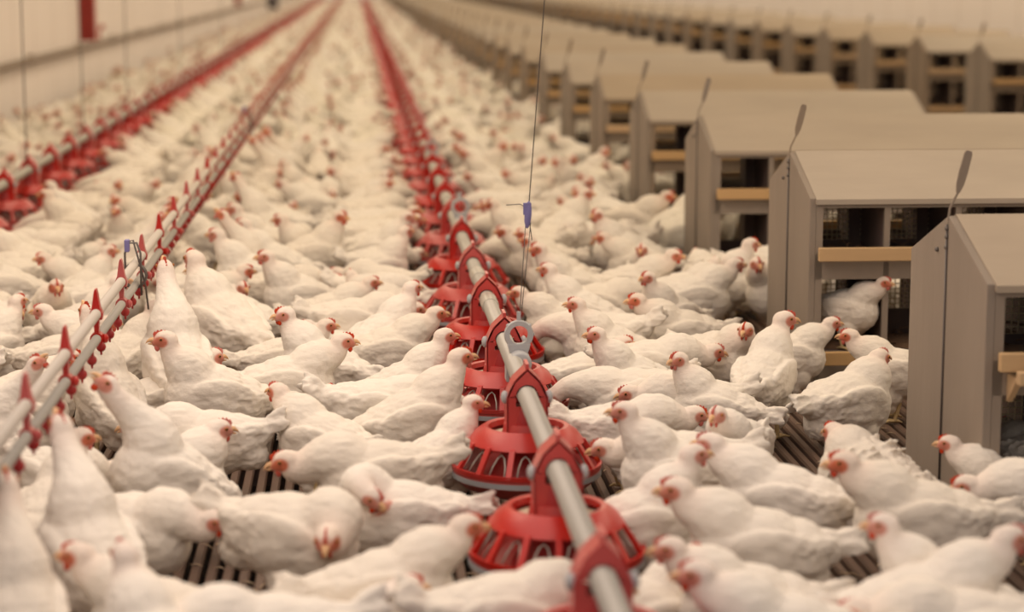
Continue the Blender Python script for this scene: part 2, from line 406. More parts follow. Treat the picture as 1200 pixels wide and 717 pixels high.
# ------------------------------------------------------------------ drinker line
dl = link('drinker_line', None, loc=(XD, 0, 0))
tag(dl, 'twin-pipe nipple drinker line with red clips and cups running between hens', 'drinker')
link('support_pipe', build('support_pipe', lambda b: tube(b, [(0, 2.6, 0.463), (0, Y_END - .4, 0.463)], 0.0130, 14), M['pvc'], 180), dl)
link('water_pipe', build('water_pipe', lambda b: tube(b, [(0, 2.6, 0.402), (0, Y_END - .4, 0.402)], 0.0115, 14), M['steel'], 180), dl)
def clip_m(b, y0=0.0):
    def sub(y):
        prism(b, [(-0.0165, 0.463), (-0.014, 0.449), (0.014, 0.449), (0.0165, 0.463), (0.010, 0.478), (0.0045, 0.515), (0.002, 0.524), (-0.002, 0.524), (-0.0045, 0.515), (-0.010, 0.478)], y - 0.013, y + 0.013)
        prism(b, [(-0.005, 0.410), (0.005, 0.410), (0.007, 0.452), (-0.007, 0.452)], y - 0.010, y + 0.010)
        tube(b, [(0, y - 0.016, 0.402), (0, y + 0.016, 0.402)], 0.0165, 12)
        ball(b, (0.019, y - 0.004, 0.402), (0.010, 0.012, 0.012), 8)
    sub(y0)
CLIP = build('clip', clip_m, M['red'], 35)
def cup_m(b, y=0.0):
    tube(b, [(0, y, 0.392), (0, y, 0.378)], [0.006, 0.005], 8)
    ball(b, (0, y, 0.368), (0.0125, 0.0125, 0.0125), 10)
    tube(b, [(0, y, 0.360), (0, y, 0.348)], [0.004, 0.0025], 6)
CUP = build('nipple_cup', cup_m, M['dkred'], 60)
yc0, dcl = F_PX * 0.752 / 535, 0.555
for k in range(100): link('clip', CLIP, dl, loc=(0, yc0 + dcl * k, 0))
def many(fn, a, b_, st):
    def g(b):
        y = a
        while y < b_: fn(b, y); y += st
    return g
o = link('clip_row', build('clip_row', many(clip_m, yc0 + dcl * 100, Y_END - 1, dcl), M['red'], 0), dl); o['kind'] = 'stuff'
yn0, dn = F_PX * 0.90 / 568 - .185 * 2, 0.185
for k in range(100): link('nipple_cup', CUP, dl, loc=(0, yn0 + dn * k, 0))
def cup_lo(b, y): tube(b, [(0, y, 0.385), (0, y, 0.372), (0, y, 0.356)], [0.005, 0.0125, 0.006], 6)
o = link('nipple_cup_row', build('nipple_cup_row', many(cup_lo, yn0 + dn * 100, 60, dn), M['dkred'], 0), dl); o['kind'] = 'stuff'
# dark hanger with loose cable on the drinker line
def drinker_hanger(y, label):
    root = link('line_hanger', None, loc=(XD, y, 0))
    def hk(b):
        tube(b, [(-0.022, 0, 0.40), (-0.022, 0, 0.50), (-0.012, 0, 0.530), (0.012, 0, 0.530), (0.022, 0, 0.50), (0.022, 0, 0.38)], 0.0035, 6)
        tube(b, [(-0.02, 0.02, 0.53), (0.0, 0.02, 0.535), (0.015, 0.03, 0.47), (0.03, 0.04, 0.40), (0.034, 0.06, 0.33)], 0.003, 6)
        for a in range(3): torus(b, (0, 0.02 + a * .012, 0.432), 0.034, 0.003, 'xz', 16, 6)
    link('hook', build('hook', hk, M['wire'], 180), root)
    link('clamp_block', build('clamp_block', lambda b: box(b, -0.022, -0.008, -0.012, 0.012, 0.505, 0.54), M['blue'], 0, 0.002), root)
    tag(root, label, 'hanger', 'dark hangers on the drinker line')
drinker_hanger(F_PX * .76 / 313, 'dark U-shaped hanger with cable loops on drinker line, nearest to the camera')
drinker_hanger(F_PX * .80 / 160, 'dark U-shaped hanger on drinker line further down the house')
# ------------------------------------------------------------------ left wall posts
red_post(wall_y(101), 0.655, 'wide dark red steel post on left wall above the brown pipe')
red_post(wall_y(278), 0.655, 'distant narrow red steel post on left wall', 0.13)
vy = wall_y(316)
o = link('wall_cabinet', build('wall_cabinet', lambda b: (box(b, XL, XL + .30, vy - .3, vy + .3, 0.34, 1.5), [box(b, XL + .02, XL + .28, vy - .33, vy - .3, 0.40 + .1 * k, 0.46 + .1 * k) for k in range(10)]), M['dark'], 0))
tag(o, 'dark louvred cabinet far along the left wall', 'cabinet')
def wbr(b):
    y = wall_y(117)
    tube(b, [(XL + .05, y, 0.63), (XL + .05, y, 0.73), (XL + .05, y + .25, 0.76)], 0.012, 6); ball(b, (XL + .05, y + .25, 0.765), .03, 8)
tag(link('wall_valve', build('wall_valve', wbr, M['redpost'], 60)), 'small red valve lever standing on the brown wall pipe', 'valve')

# ------------------------------------------------------------------ nest boxes
ND, NW, ZR, ZE = 0.325, 1.39, 0.715, 0.598
def nest_meshes():
    D = {}
    gp = [(-ND, 0.0), (-ND, ZE), (-0.01, ZR), (0.01, ZR), (ND, ZE), (ND, 0.0)]
    def gable(b):
        # two boards with a seam in the middle
        prism(b, [(-ND, 0.0), (-ND, ZE), (-0.0025, ZR), (-0.0025, 0)], 0, 0.02, 'x')
        prism(b, [(0.0025, 0.0), (0.0025, ZR), (ND, ZE), (ND, 0)], 0, 0.02, 'x')
        box(b, 0.004, 0.018, -0.02, 0.02, 0.0, ZR - 0.03)
    D['gable_panel'] = build('gable_panel', gable, M['ply'], 0, 0.0015)
    def roof(s):
        def f(b):
            yo, zo = s * (ND + 0.012), ZE - 0.002
            vs = []
            for x_ in (0.018, NW - 0.018):
                for (y_, z_) in ((0, ZR + 0.004), (yo, zo), (yo, zo - 0.016), (0, ZR - 0.012)): vs.append(b.verts.new((x_, y_, z_)))
            for q in ((0, 1, 2, 3), (7, 6, 5, 4), (0, 4, 5, 1), (1, 5, 6, 2), (2, 6, 7, 3), (3, 7, 4, 0)): b.faces.new([vs[i] for i in q])
        return f
    D['roof_front'] = build('roof_front', roof(-1), M['roof'], 0)
    D['roof_back'] = build('roof_back', roof(1), M['roof'], 0)
    def frame(b):
        for s in (-1, 1):
            y0, y1 = sorted((s * ND, s * (ND - 0.016)))
            box(b, 0.02, NW - 0.02, y0, y1, ZE - 0.030, ZE - 0.006)
            box(b, 0.02, NW - 0.02, y0, y1, 0.345, 0.425)
            box(b, 0.02, NW - 0.02, y0, y1, 0.02, 0.115)
            for k in range(1, 6):
                x_ = 0.02 + (NW - .04) * k / 6; box(b, x_ - .009, x_ + .009, y0, y1, .115, ZE - .03)
            box(b, 0.02, 0.042, y0, y1, 0.0, ZE - .03); box(b, NW - 0.042, NW - .02, y0, y1, 0.0, ZE - .03)
    D['front_frame'] = build('front_frame', frame, M['ply'], 0)
    def div(b):
        for k in range(1, 6):
            x_ = 0.02 + (NW - .04) * k / 6
            box(b, x_ - 0.008, x_ + 0.008, -ND + .003, ND - .003, 0.11, ZE - 0.008)
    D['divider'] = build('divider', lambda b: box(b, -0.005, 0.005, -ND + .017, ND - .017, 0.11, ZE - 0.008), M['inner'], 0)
    def core(b):
        box(b, 0.02, NW - 0.02, -0.006, 0.006, 0.405, 0.430); box(b, 0.02, NW - .02, -0.006, 0.006, 0.11, 0.20)
        box(b, 0.02, NW - 0.02, -ND + .02, ND - .02, 0.385, 0.400); box(b, 0.02, NW - .02, -ND + .02, ND - .02, 0.100, 0.112)
        for k in range(6):
            x_ = 0.02 + (NW - .04) * (k + .80) / 6
            box(b, x_, x_ + (NW - .04) / 6 * .20 - .009, -0.006, 0.006, 0.43, ZE - .02); 
            box(b, x_, x_ + (NW - .04) / 6 * .20 - .009, -0.006, 0.006, 0.2, 0.38)
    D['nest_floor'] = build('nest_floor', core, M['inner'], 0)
    def wm(b):
        for (z0, z1) in ((0.43, ZE - 0.01), (0.20, 0.385)):
            x_ = 0.03
            while x_ < NW - 0.03: box(b, x_ - 0.0013, x_ + 0.0013, -0.0015, 0.0015, z0, z1); x_ += 0.0165
            z_ = z0
            while z_ < z1: box(b, 0.02, NW - .02, -0.0028, -0.0002, z_ - 0.0013, z_ + 0.0013); z_ += 0.0165
    D['wire_mesh'] = build('wire_mesh', wm, M['mesh'], 0)
    def perch(z, s, out):
        def f(b):
            y0, y1 = sorted((s * (ND + out), s * (ND + out - 0.022)))
            box(b, 0.022, NW - 0.022, y0, y1, z - 0.021, z + 0.021)
            for x_ in (0.05, NW / 2, NW - .05):
                ya, yb = sorted((s * ND, s * (ND + out - .022)))
                box(b, x_ - 0.01, x_ + 0.01, ya - .001, yb + .001, z - 0.014, z + 0.006)
        return f
    D['perch_upper'] = build('perch_upper', perch(0.428, -1, 0.05), M['perch'], 0, 0.002)
    D['perch_lower'] = build('perch_lower', perch(0.105, -1, 0.07), M['perch'], 0, 0.002)
    D['perch_back'] = build('perch_back', perch(0.428, 1, 0.05), M['perch'], 0, 0.002)
    def straw(b):
        rnd = random.Random(3)
        for z0 in (0.401, 0.113):
            for k in range(6):
                for q in range(26):
                    x_ = 0.05 + (NW - .04) * k / 6 + rnd.uniform(0, .17); y_ = rnd.choice((-1, 1)) * rnd.uniform(0.05, .26); a = rnd.uniform(0, 3.14); l = rnd.uniform(.02, .05)
                    z_ = z0 + rnd.uniform(0, .03)
                    tube(b, [(x_ - l * math.cos(a), y_ - l * math.sin(a), z_), (x_, y_, z_ + .012), (x_ + l * math.cos(a), y_ + l * math.sin(a), z_ + rnd.uniform(-.005, .015))], 0.002, 3)
                for sgn in (-1, 1): ball(b, (0.02 + (NW - .04) * (k + .5) / 6, sgn * 0.15, z0), (0.10, 0.12, 0.022), 12)
    D['bedding'] = build('bedding', straw, M['straw'], 60)
    def strap(b):
        # flat strap lug hooked to the gable peak, leaning to the right
        p0 = Vector((0.0, 0.0, ZR - 0.012)); p1 = Vector((0.02, -.002, ZR + 0.055)); p2 = Vector((0.044, 0, ZR + 0.152))
        tube(b, [p0, p0 + Vector((.003, 0, .03)), p1], 0.003, 6)
        ax = (p2 - p1).normalized(); sd = Vector((ax.z, 0, -ax.x))
        pts = [(0, .004), (.02, .009), (.05, .0105), (.095, .0095), (.102, .006)]
        vs = []
        for y_ in (-.003, .003):
            for t, w_ in pts: vs.append(b.verts.new(p1 + ax * t - sd * w_ + Vector((0, y_, 0))))
            for t, w_ in pts[::-1]: vs.append(b.verts.new(p1 + ax * t + sd * w_ + Vector((0, y_, 0))))
        b.faces.new(vs[:10]); b.faces.new(vs[10:][::-1])
        for k in range(10): b.faces.new((vs[k], vs[10 + k], vs[10 + (k + 1) % 10], vs[(k + 1) % 10]))
    D['hanger_strap'] = build('hanger_strap', strap, M['ply'], 40)
    def bolts(b):
        for y_, z_ in ((0, ZR - .03), (0, ZR - .05), (0.002, ZR - .075), (.08, ZR - .09)): ball(b, (-0.003, y_, z_), 0.006, 8)
        tube(b, [(-0.003, 0, ZR - 0.02), (-0.003, 0, 0.0)], 0.0025, 6)
    D['hanging_rod'] = build('hanging_rod', bolts, M['wire'], 180)
    return D
NM = nest_meshes()
def far_nest():
    def place(me, dx=0, flip=False):
        m2 = me.copy(); 
        if flip: m2.transform(Matrix.Translation((NW, 0, 0)) @ Matrix.Diagonal((-1, 1, 1, 1))); m2.flip_normals()
        elif dx: m2.transform(Matrix.Translation((dx, 0, 0)))
        return m2
    L_ = [NM['gable_panel'], place(NM['gable_panel'], flip=True), NM['roof_front'], NM['roof_back'], NM['front_frame'], NM['nest_floor'], NM['perch_upper'], NM['perch_lower'], NM['hanger_strap']]
    L_ += [place(NM['divider'], 0.02 + (NW - .04) * k / 6) for k in range(1, 6)]
    return join(L_, 'nest_box')
FARN = far_nest()
GF = NM['gable_panel'].copy(); GF.transform(Matrix.Translation((NW, 0, 0)) @ Matrix.Diagonal((-1, 1, 1, 1))); GF.flip_normals()
def nest(x, y, z, near, label, grp):
    if near:
        root = link('nest_box', None, loc=(x, y, z))
        link('gable_panel', NM['gable_panel'], root); link('gable_panel', GF, root)
        link('roof_panel', NM['roof_front'], root); link('roof_panel', NM['roof_back'], root)
        link('front_frame', NM['front_frame'], root)
        for k in range(1, 6): link('divider', NM['divider'], root, loc=(0.02 + (NW - .04) * k / 6, 0, 0))
        link('nest_floor', NM['nest_floor'], root); link('wire_mesh', NM['wire_mesh'], root)
        b_ = link('bedding', NM['bedding'], root); b_['kind'] = 'stuff'
        for k in ('perch_upper', 'perch_lower', 'perch_back'): o = link('perch', NM[k], root)
        link('hanger_strap', NM['hanger_strap'], root); link('hanging_rod', NM['hanging_rod'], root)
    else: root = link('nest_box', FARN, loc=(x, y, z))
    tag(root, label, 'nest box', grp); return root
XN, XN2, NS = 1.395, 4.87, 1.852
nesty = []
k = 0
while 4.87 + NS * k < Y_END - 2:
    y = 4.87 + NS * k; nesty.append(y)
    n_ = nest(XN, y, 0, k < 12, f'grey gabled wooden nest box beside the hens, {ordinal(k)} in near row' + (', cut by the frame' if k == 0 else ''), 'nest boxes in the near row')
    if k == 0:
        def lb(b):
            box(b, 0.05, NW - .05, -ND - .098, -ND - .072, 0.385, 0.415)
            for x_ in (0.06, NW - .06): prism(b, [(-ND - .075, 0.395), (-ND, 0.395), (-ND, 0.33)], x_ - .008, x_ + .008, 'x')
        link('landing_rail', build('landing_rail', lb, M['perch'], 0, 0.002), n_)
    k += 1
k = 0
while 12.5 + NS * k < Y_END - 2:
    y = 12.62 + NS * k
    nest(XN2, y, 0.06, k < 10, f'grey gabled wooden nest box before the right wall, {ordinal(k)} in far row', 'nest boxes in the far row')
    k += 1
bm = bmesh.new(); box(bm, XN2 - 0.1, XN2 + NW + .1, 10, Y_END - 1, 0.001, 0.06)
tag(link('nest_platform', finish(bm, 'nest_platform', M['slat'], 0)), 'low brown platform under the far row of nest boxes', 'platform')

# ------------------------------------------------------------------ hens
WHITE = (0.83, 0.765, 0.68); PINK = (0.60, 0.215, 0.15)
_SPH = {}
def sphere_t(seg):
    if seg not in _SPH:
        rg = max(6, seg * 2 // 3); V = [(0, 0, 1)]
        for i in range(1, rg):
            t = math.pi * i / rg
            for j in range(seg): V.append((math.sin(t) * math.cos(2 * math.pi * j / seg), math.sin(t) * math.sin(2 * math.pi * j / seg), math.cos(t)))
        V.append((0, 0, -1)); F = []
        for j in range(seg): F.append((0, 1 + j, 1 + (j + 1) % seg))
        for i in range(rg - 2):
            a, b = 1 + i * seg, 1 + (i + 1) * seg
            for j in range(seg): F.append((a + j, b + j, b + (j + 1) % seg, a + (j + 1) % seg))
        n = len(V) - 1; a = 1 + (rg - 2) * seg
        for j in range(seg): F.append((a + j, n, a + (j + 1) % seg))
        _SPH[seg] = (np.array(V), F)
    return _SPH[seg]
class Blob:
    def __init__(self): self.V = []; self.F = []; self.n = 0
def blob(B, c, r, seg=12, rot=None):
    if not isinstance(r, (tuple, list)): r = (r, r, r)
    V, F = sphere_t(seg); m = np.array(rot) if rot is not None else np.eye(3)
    B.V.append((V * np.array(r)) @ m.T + np.array(c)); n = B.n
    B.F.extend([tuple(i + n for i in f) for f in F]); B.n += len(V)
POSE = {
 # head pos, head pitch, head yaw, body pitch, body lift, tail lift, fluff
 'stand':  dict(h=(.200, 0, .350), hp=-4, hy=0, bp=12, bz=0, tail=28),
 'alert':  dict(h=(.160, 0, .405), hp=0, hy=0, bp=20, bz=.01, tail=18),
 'alertL': dict(h=(.145, .03, .400), hp=-5, hy=55, bp=18, bz=.01, tail=22),
 'alertR': dict(h=(.145, -.03, .400), hp=-5, hy=-55, bp=18, bz=.01, tail=22),
 'lookL':  dict(h=(.180, .055, .335), hp=-8, hy=70, bp=8, bz=0, tail=30),
 'lookR':  dict(h=(.180, -.055, .335), hp=-8, hy=-70, bp=8, bz=0, tail=30),
 'reach':  dict(h=(.160, 0, .480), hp=48, hy=0, bp=38, bz=.015, tail=-5),
 'low':    dict(h=(.255, 0, .255), hp=-14, hy=0, bp=2, bz=0, tail=36),
 'feed':   dict(h=(.285, 0, .205), hp=-42, hy=0, bp=-4, bz=0, tail=36),
 'peck':   dict(h=(.265, 0, .085), hp=-62, hy=0, bp=-12, bz=0, tail=40),
 'rest':   dict(h=(.155, 0, .265), hp=-6, hy=0, bp=8, bz=-.07, tail=20),
 'restL':  dict(h=(.140, .04, .265), hp=-10, hy=80, bp=6, bz=-.06, tail=22),
 'preen':  dict(h=(.075, .105, .285), hp=-30, hy=150, bp=6, bz=0, tail=26),
 'lowR':   dict(h=(.140, -.125, .235), hp=-20, hy=-75, bp=0, bz=0, tail=34),
 'lowL':   dict(h=(.140, .125, .235), hp=-20, hy=75, bp=0, bz=0, tail=34),
 'fluff':  dict(h=(.165, 0, .290), hp=-10, hy=0, bp=14, bz=-.03, tail=44, fl=1.14),
}
def hen_bm(P, seg, feathers=False):
    bm = Blob(); fl = P.get('fl', 1.0); rf = random.Random(11)
    piv = Vector((0, 0, .195 + P['bz'])); rot = Matrix.Rotation(-R(P['bp']), 3, 'Y')
    def W(p): return piv + rot @ (Vector(p) - Vector((0, 0, .195)))
    def E(c, r, ry=0, rz=0, rx=0):
        m_ = rot @ Euler((R(rx), R(ry), R(rz))).to_matrix(); blob(bm, W(c), [q * fl for q in r], seg, m_)
    E((0, 0, .198), (.140, .106, .106)); E((.070, 0, .185), (.098, .098, .106)); E((-.070, 0, .210), (.100, .090, .086), 10)
    if feathers and fl > 1:
        # overlapping contour feathers, raised on a ruffled bird
        lift = 36
        for i in range(11):
            u = -1.15 + 1.75 * i / 10                      # along the back, rear to front
            for j in range(11):
                v = R(-112 + 224 * j / 10 + (10 if i % 2 else 0) + rf.uniform(-7, 7)); cx = .128 * math.sin(u) + rf.uniform(-.012, .012)
                rr_ = math.cos(u * .93)
                p = Vector((cx, .103 * rr_ * math.sin(v), .203 + .100 * rr_ * math.cos(v)))
                n_ = Vector((p.x / .0196, p.y / .0112, (p.z - .2) / .0112)).normalized()
                t_ = (Vector((-1, 0, -.12)) - n_ * Vector((-1, 0, -.12)).dot(n_)).normalized()
                a_ = R(lift + rf.uniform(-22, 16)); d_ = t_ * math.cos(a_) + n_ * math.sin(a_)
                w_ = n_ * math.cos(a_) - t_ * math.sin(a_); s_ = d_.cross(w_)
                m_ = rot @ Matrix((d_, s_, w_)).transposed()
                blob(bm, W(p + d_ * .016 + n_ * .001), (rf.uniform(.026, .044), .015, .0048), 8, m_)
    E((-.135, 0, .235), (.062, .055, .050), 20)
    for s in (-1, 1):
        E((-.015, s * .074, .218), (.118, .026, .060), 8, s * 5, -s * 12)      # folded wing
        E((-.088, s * .060, .235), (.085, .022, .032), 20, s * 12)             # wing tip
        E((.015, s * .050, .115), (.062, .040, .060))                         # thigh
        tp = W((.0, s * .052, .09))
        blob(bm, (tp.x, tp.y, max(.075, tp.z - .03)), (.026, .024, .04), max(6, seg - 4))
    ta = P['tail']
    for j, (dy, da) in enumerate(((0, 0), (-.012, -6), (.012, -6), (-.022, -14), (.022, -14), (-.008, 8), (.008, 8))):
        a = R(ta + da); d = Vector((-math.cos(a), dy * 3.2, math.sin(a))).normalized()
        c = Vector((-.140, dy * .9, .238)) + d * .052
        m_ = rot @ d.to_track_quat('X', 'Z').to_matrix(); blob(bm, W(c), (.066 * (1 + .16 * math.sin(j * 2.3)), .0085, .021), max(6, seg - 4), m_)
    # fluffy under-rump
    E((-.115, 0, .165), (.062, .062, .052))
    # neck
    H = Vector(P['h']); hy, hp = R(P['hy']), R(P['hp'])
    hm = (Matrix.Rotation(hy, 3, 'Z') @ Matrix.Rotation(-hp, 3, 'Y')) * 1.16
    A = W((.085, 0, .235)); back = H - hm @ Vector((.012, 0, .004)); T = (W((.15, 0, .30)) - A)
    c1 = A + (T * .9 if P['hp'] > -35 or P['hy'] else Vector((.07, 0, .015))); c2 = back + (Vector((0, 0, -.07)) if P['hp'] > -30 else hm @ Vector((-.045, 0, .01)))
    if P['hp'] > 30: c2 = back - hm @ Vector((.06, 0, .01)) * 1.2
    n = 11; pts = []
    for i in range(n):
        t = i / (n - 1); pts.append(A * (1 - t) ** 3 + c1 * 3 * t * (1 - t) ** 2 + c2 * 3 * t * t * (1 - t) + back * t ** 3)
    rr = [.082, .079, .073, .065, .057, .050, .044, .039, .035, .0325, .031]
    for i in range(n): blob(bm, pts[i], rr[i], max(8, seg - 2))
    blob(bm, H, (.0315, .0235, .0265), seg, hm)
    blob(bm, H + hm @ Vector((.020, 0, -.005)), (.018, .0155, .0155), max(8, seg - 2), hm)
    return bm, H, hm
def tint(me, H, hm, extra=None):
    n = len(me.vertices); co = np.empty(n * 3); me.vertices.foreach_get('co', co); co = co.reshape(-1, 3)
    loc = (co - np.array(H)) @ np.array(hm) / 1.16 ** 2          # into the head frame
    d = np.sqrt(((loc[:, 0] - .014) / .021) ** 2 + ((np.abs(loc[:, 1]) - .018) / .017) ** 2 + ((loc[:, 2] + .004) / .0155) ** 2)
    m_ = np.clip((1.22 - d) / .35, 0, 1) * (np.linalg.norm(loc, axis=1) < .06)
    fr = np.clip((loc[:, 0] - .018) / .012, 0, 1) * (np.linalg.norm(loc, axis=1) < .05); m_ = np.maximum(m_, fr * .9)
    col = np.ones((n, 4), np.float32)
    for c in range(3): col[:, c] = WHITE[c] * (1 - m_) + PINK[c] * m_
    dist = np.linalg.norm(loc, axis=1)
    blush = np.clip((.085 - dist) / .05, 0, 1) * (1 - m_) * .22
    col[:, 1] *= (1 - blush * .28); col[:, 2] *= (1 - blush * .32)
    at_ = me.color_attributes.new('tint', 'FLOAT_COLOR', 'POINT'); at_.data.foreach_set('color', col.ravel())
def remeshed(bm, voxel, smooth_it, fac=.5):
    me = bpy.data.meshes.new('tmp'); me.from_pydata(np.vstack(bm.V).tolist(), [], bm.F); o = bpy.data.objects.new('tmp', me); C.collection.objects.link(o)
    m = o.modifiers.new('r', 'REMESH'); m.mode = 'VOXEL'; m.voxel_size = voxel; m.use_smooth_shade = True
    if smooth_it:
        s = o.modifiers.new('s', 'SMOOTH'); s.factor = fac; s.iterations = smooth_it
    dg = bpy.context.evaluated_depsgraph_get(); out = bpy.data.meshes.new_from_object(o.evaluated_get(dg)); out.name = 'hen'
    bpy.data.objects.remove(o); bpy.data.meshes.remove(me); return out
def comb_m(b, H, hm):
    # low serrated comb along the skull and beak root
    prof = [(-.016, .020), (-.020, .028), (-.012, .031), (-.009, .040), (-.003, .033), (.002, .044), (.008, .033), (.013, .043), (.018, .030), (.023, .034), (.028, .018), (.026, .008), (.010, .016)]
    prof = [(x_ * .9 + .006, (.016 + (z_ - .016) * .48) if z_ > .016 else z_) for x_, z_ in prof]
    vs = []
    for s in (-1, 1):
        for (x_, z_) in prof:
            t = .0035 if z_ < .022 else .0018
            vs.append(b.verts.new(H + hm @ Vector((x_, s * t, z_))))
    n = len(prof); b.faces.new(vs[:n]); b.faces.new(vs[n:][::-1])
    for k in range(n): b.faces.new((vs[k], vs[n + k], vs[n + (k + 1) % n], vs[(k + 1) % n]))
    bmesh.ops.recalc_face_normals(b, faces=b.faces)
def wattle_m(b, H, hm):
    for s in (-1, 1): ball(b, H + hm @ Vector((.021, s * .0075, -.021)), (.0070, .0038, .0098), 10, hm)
def beak_m(b, H, hm):
    def cone(pts, rads, n=8):
        rings = []
        for p, (ry, rz) in zip(pts, rads):
            rings.append([b.verts.new(H + hm @ Vector((p[0], ry * math.cos(2 * math.pi * k / n), p[1] + rz * math.sin(2 * math.pi * k / n)))) for k in range(n)])
        for a, c in zip(rings, rings[1:]):
            for k in range(n): b.faces.new((a[k], a[(k + 1) % n], c[(k + 1) % n], c[k]))
        b.faces.new(rings[0][::-1]); b.faces.new(rings[-1])
    cone([(.030, .001), (.040, .001), (.048, -.003), (.052, -.008)], [(.0088, .0078), (.0065, .006), (.0035, .0035), (.0008, .001)])
    cone([(.030, -.009), (.040, -.0095), (.046, -.0095)], [(.0065, .004), (.0045, .003), (.001, .001)])
def eye_m(s):
    def f(b, H, hm):
        ball(b, H + hm @ Vector((.0125, s * .0222, .004)), (.0052, .0028, .0052), 10, hm)
    return f
def eye_mesh(s, H, hm):
    bm = bmesh.new(); eye_m(s)(bm, H, hm)
    c = H + hm @ Vector((.0125, s * .0222, .004)); ax = (hm @ Vector((0, s, 0)))
    me = None
    for f in bm.faces:
        v = f.calc_center_median() - c; rad = (v - ax * v.dot(ax)).length
        f.material_index = 0 if rad < .0032 else 1
    return finish(bm, 'eye', [M['eye'], M['iris']], 180)
def leg_mesh(s, P):
    def f(b):
        zt = .105 if P['bz'] > -.05 else .06
        tube(b, [(.0, s * .052, zt), (-.012, s * .052, zt * .8), (.004, s * .052, .022), (.006, s * .052, .012)], [.012, .009, .0075, .009], 8)
        for a, l in ((0, .062), (32, .055), (-32, .055), (178, .03)):
            d = Vector((math.cos(R(a)), math.sin(R(a)), 0)); o_ = Vector((.006, s * .052, .011))
            tube(b, [o_, o_ + d * l * .5 + Vector((0, 0, .002)), o_ + d * l - Vector((0, 0, .004))], [.007, .006, .0022], 6)
    return build('leg', f, M['leg'], 60)
HEN = {}
HS = 0.77            # size of the breed against the prototype
def hen_kit(name):
    if name in HEN: return HEN[name]
    P = POSE[name]; K = {}
    bm, H, hm = hen_bm(P, 16, True)
    body = remeshed(bm, .0050, 6, .5)
    # feather relief
    n = len(body.vertices); fl = P.get('fl', 1.0)
    nr = [0.0] * n * 3
    off = Vector((hash(name) % 7, 3.1, 1.7))
    off = Vector((len(name) * 1.3, ord(name[0]) * .37, ord(name[-1]) * .21))
    cob = np.empty(n * 3); body.vertices.foreach_get('co', cob); cob = cob.reshape(-1, 3)
    nob = np.empty(n * 3, np.float32); body.vertex_normals.foreach_get('vector', nob); nob = nob.reshape(-1, 3)
    dh = np.linalg.norm(cob - np.array(H), axis=1); kk = np.clip((dh - .035) / .06, 0, 1); am = np.zeros(n)
    for i in range(n):
        p = Vector(cob[i]); a = noise.noise(p * 11 + off) * .004 + noise.noise(Vector((p.x * 24, p.y * 42, p.z * 42)) + off) * .0024
        a += max(0, noise.noise(Vector((p.x * 38, p.y * 70, p.z * 70)) + off)) * .0022
        rear = max(0, min(1, (.02 - p.x) / .1))
        a -= abs(noise.noise(Vector((p.x * 20, p.y * 34, p.z * 34)) - off)) * .0045 * rear
        a += noise.noise(Vector((p.x * 50, p.y * 85, p.z * 85))) * .0028 * rear * (2.4 if fl > 1 else 1)
        am[i] = a
    cob = cob + nob * (am * kk)[:, None]; body.vertices.foreach_set('co', cob.ravel()); body.update()
    body.materials.clear(); body.materials.append(M['feather']); body.polygons.foreach_set('use_smooth', [True] * len(body.polygons))
    tint(body, H, hm); K['body'] = body
    K['comb'] = build('comb', lambda b: comb_m(b, H, hm), M['comb'], 40)
    K['wattles'] = build('wattles', lambda b: wattle_m(b, H, hm), M['comb'], 180)
    K['beak'] = build('beak', lambda b: beak_m(b, H, hm), M['beak'], 60)
    K['eyeL'] = eye_mesh(1, H, hm); K['eyeR'] = eye_mesh(-1, H, hm)
    K['legL'] = leg_mesh(1, P); K['legR'] = leg_mesh(-1, P)
    K['head'] = H
    HEN[name] = K; return K
LOW = {}
def hen_low(name, voxel):
    if (name, voxel) in LOW: return LOW[(name, voxel)]
    P = POSE[name]; bm, H, hm = hen_bm(P, 10)
    me = remeshed(bm, voxel, 2 if voxel < .02 else 1, .4)
    b2 = bmesh.new(); comb_m(b2, H, hm); wattle_m(b2, H, hm)
    n = len(me.vertices); co = np.empty(n * 3); me.vertices.foreach_get('co', co); co = co.reshape(-1, 3)
    tint(me, H, hm); col = np.empty(n * 4, np.float32); me.color_attributes['tint'].data.foreach_get('color', col); col = col.reshape(-1, 4)
    faces = [tuple(p.vertices) for p in me.polygons]
    b2.verts.index_update(); c2 = np.array([v.co[:] for v in b2.verts]); f2 = [tuple(v.index + n for v in f.verts) for f in b2.faces]
    b3 = bmesh.new(); beak_m(b3, H, hm); b3.verts.index_update(); c3 = np.array([v.co[:] for v in b3.verts]); f3 = [tuple(v.index + n + len(c2) for v in f.verts) for f in b3.faces]
    b4 = bmesh.new()
    for s in (-1, 1): ball(b4, H + hm @ Vector((.0125, s * .023, .004)), .006, 6)
    b4.verts.index_update(); c4 = np.array([v.co[:] for v in b4.verts]); f4 = [tuple(v.index + n + len(c2) + len(c3) for v in f.verts) for f in b4.faces]
    co = np.vstack([co, c2, c3, c4])
    def cc(c, m_): return np.tile(np.array([[*c, 1]], np.float32), (m_, 1))
    col = np.vstack([col, cc((.50, .13, .10), len(c2)), cc((.66, .42, .2), len(c3)), cc((.06, .03, .02), len(c4))])
    r = (co, faces + f2 + f3 + f4, col); LOW[(name, voxel)] = r; return r
def place_hen(name, x, y, hd, sc, full, label, grp, z=0.0):
    K = hen_kit(name)
    o = link('hen', K['body'], loc=(x, y, z), rotz=R(hd)); o.scale = (sc * HS,) * 3
    for part, key in (('comb', 'comb'), ('wattles', 'wattles'), ('beak', 'beak')): link(part, K[key], o)
    if full:
        link('eye', K['eyeL'], o); link('eye', K['eyeR'], o); link('leg', K['legL'], o); link('leg', K['legR'], o)
    tag(o, label, 'hen', grp)
    return o
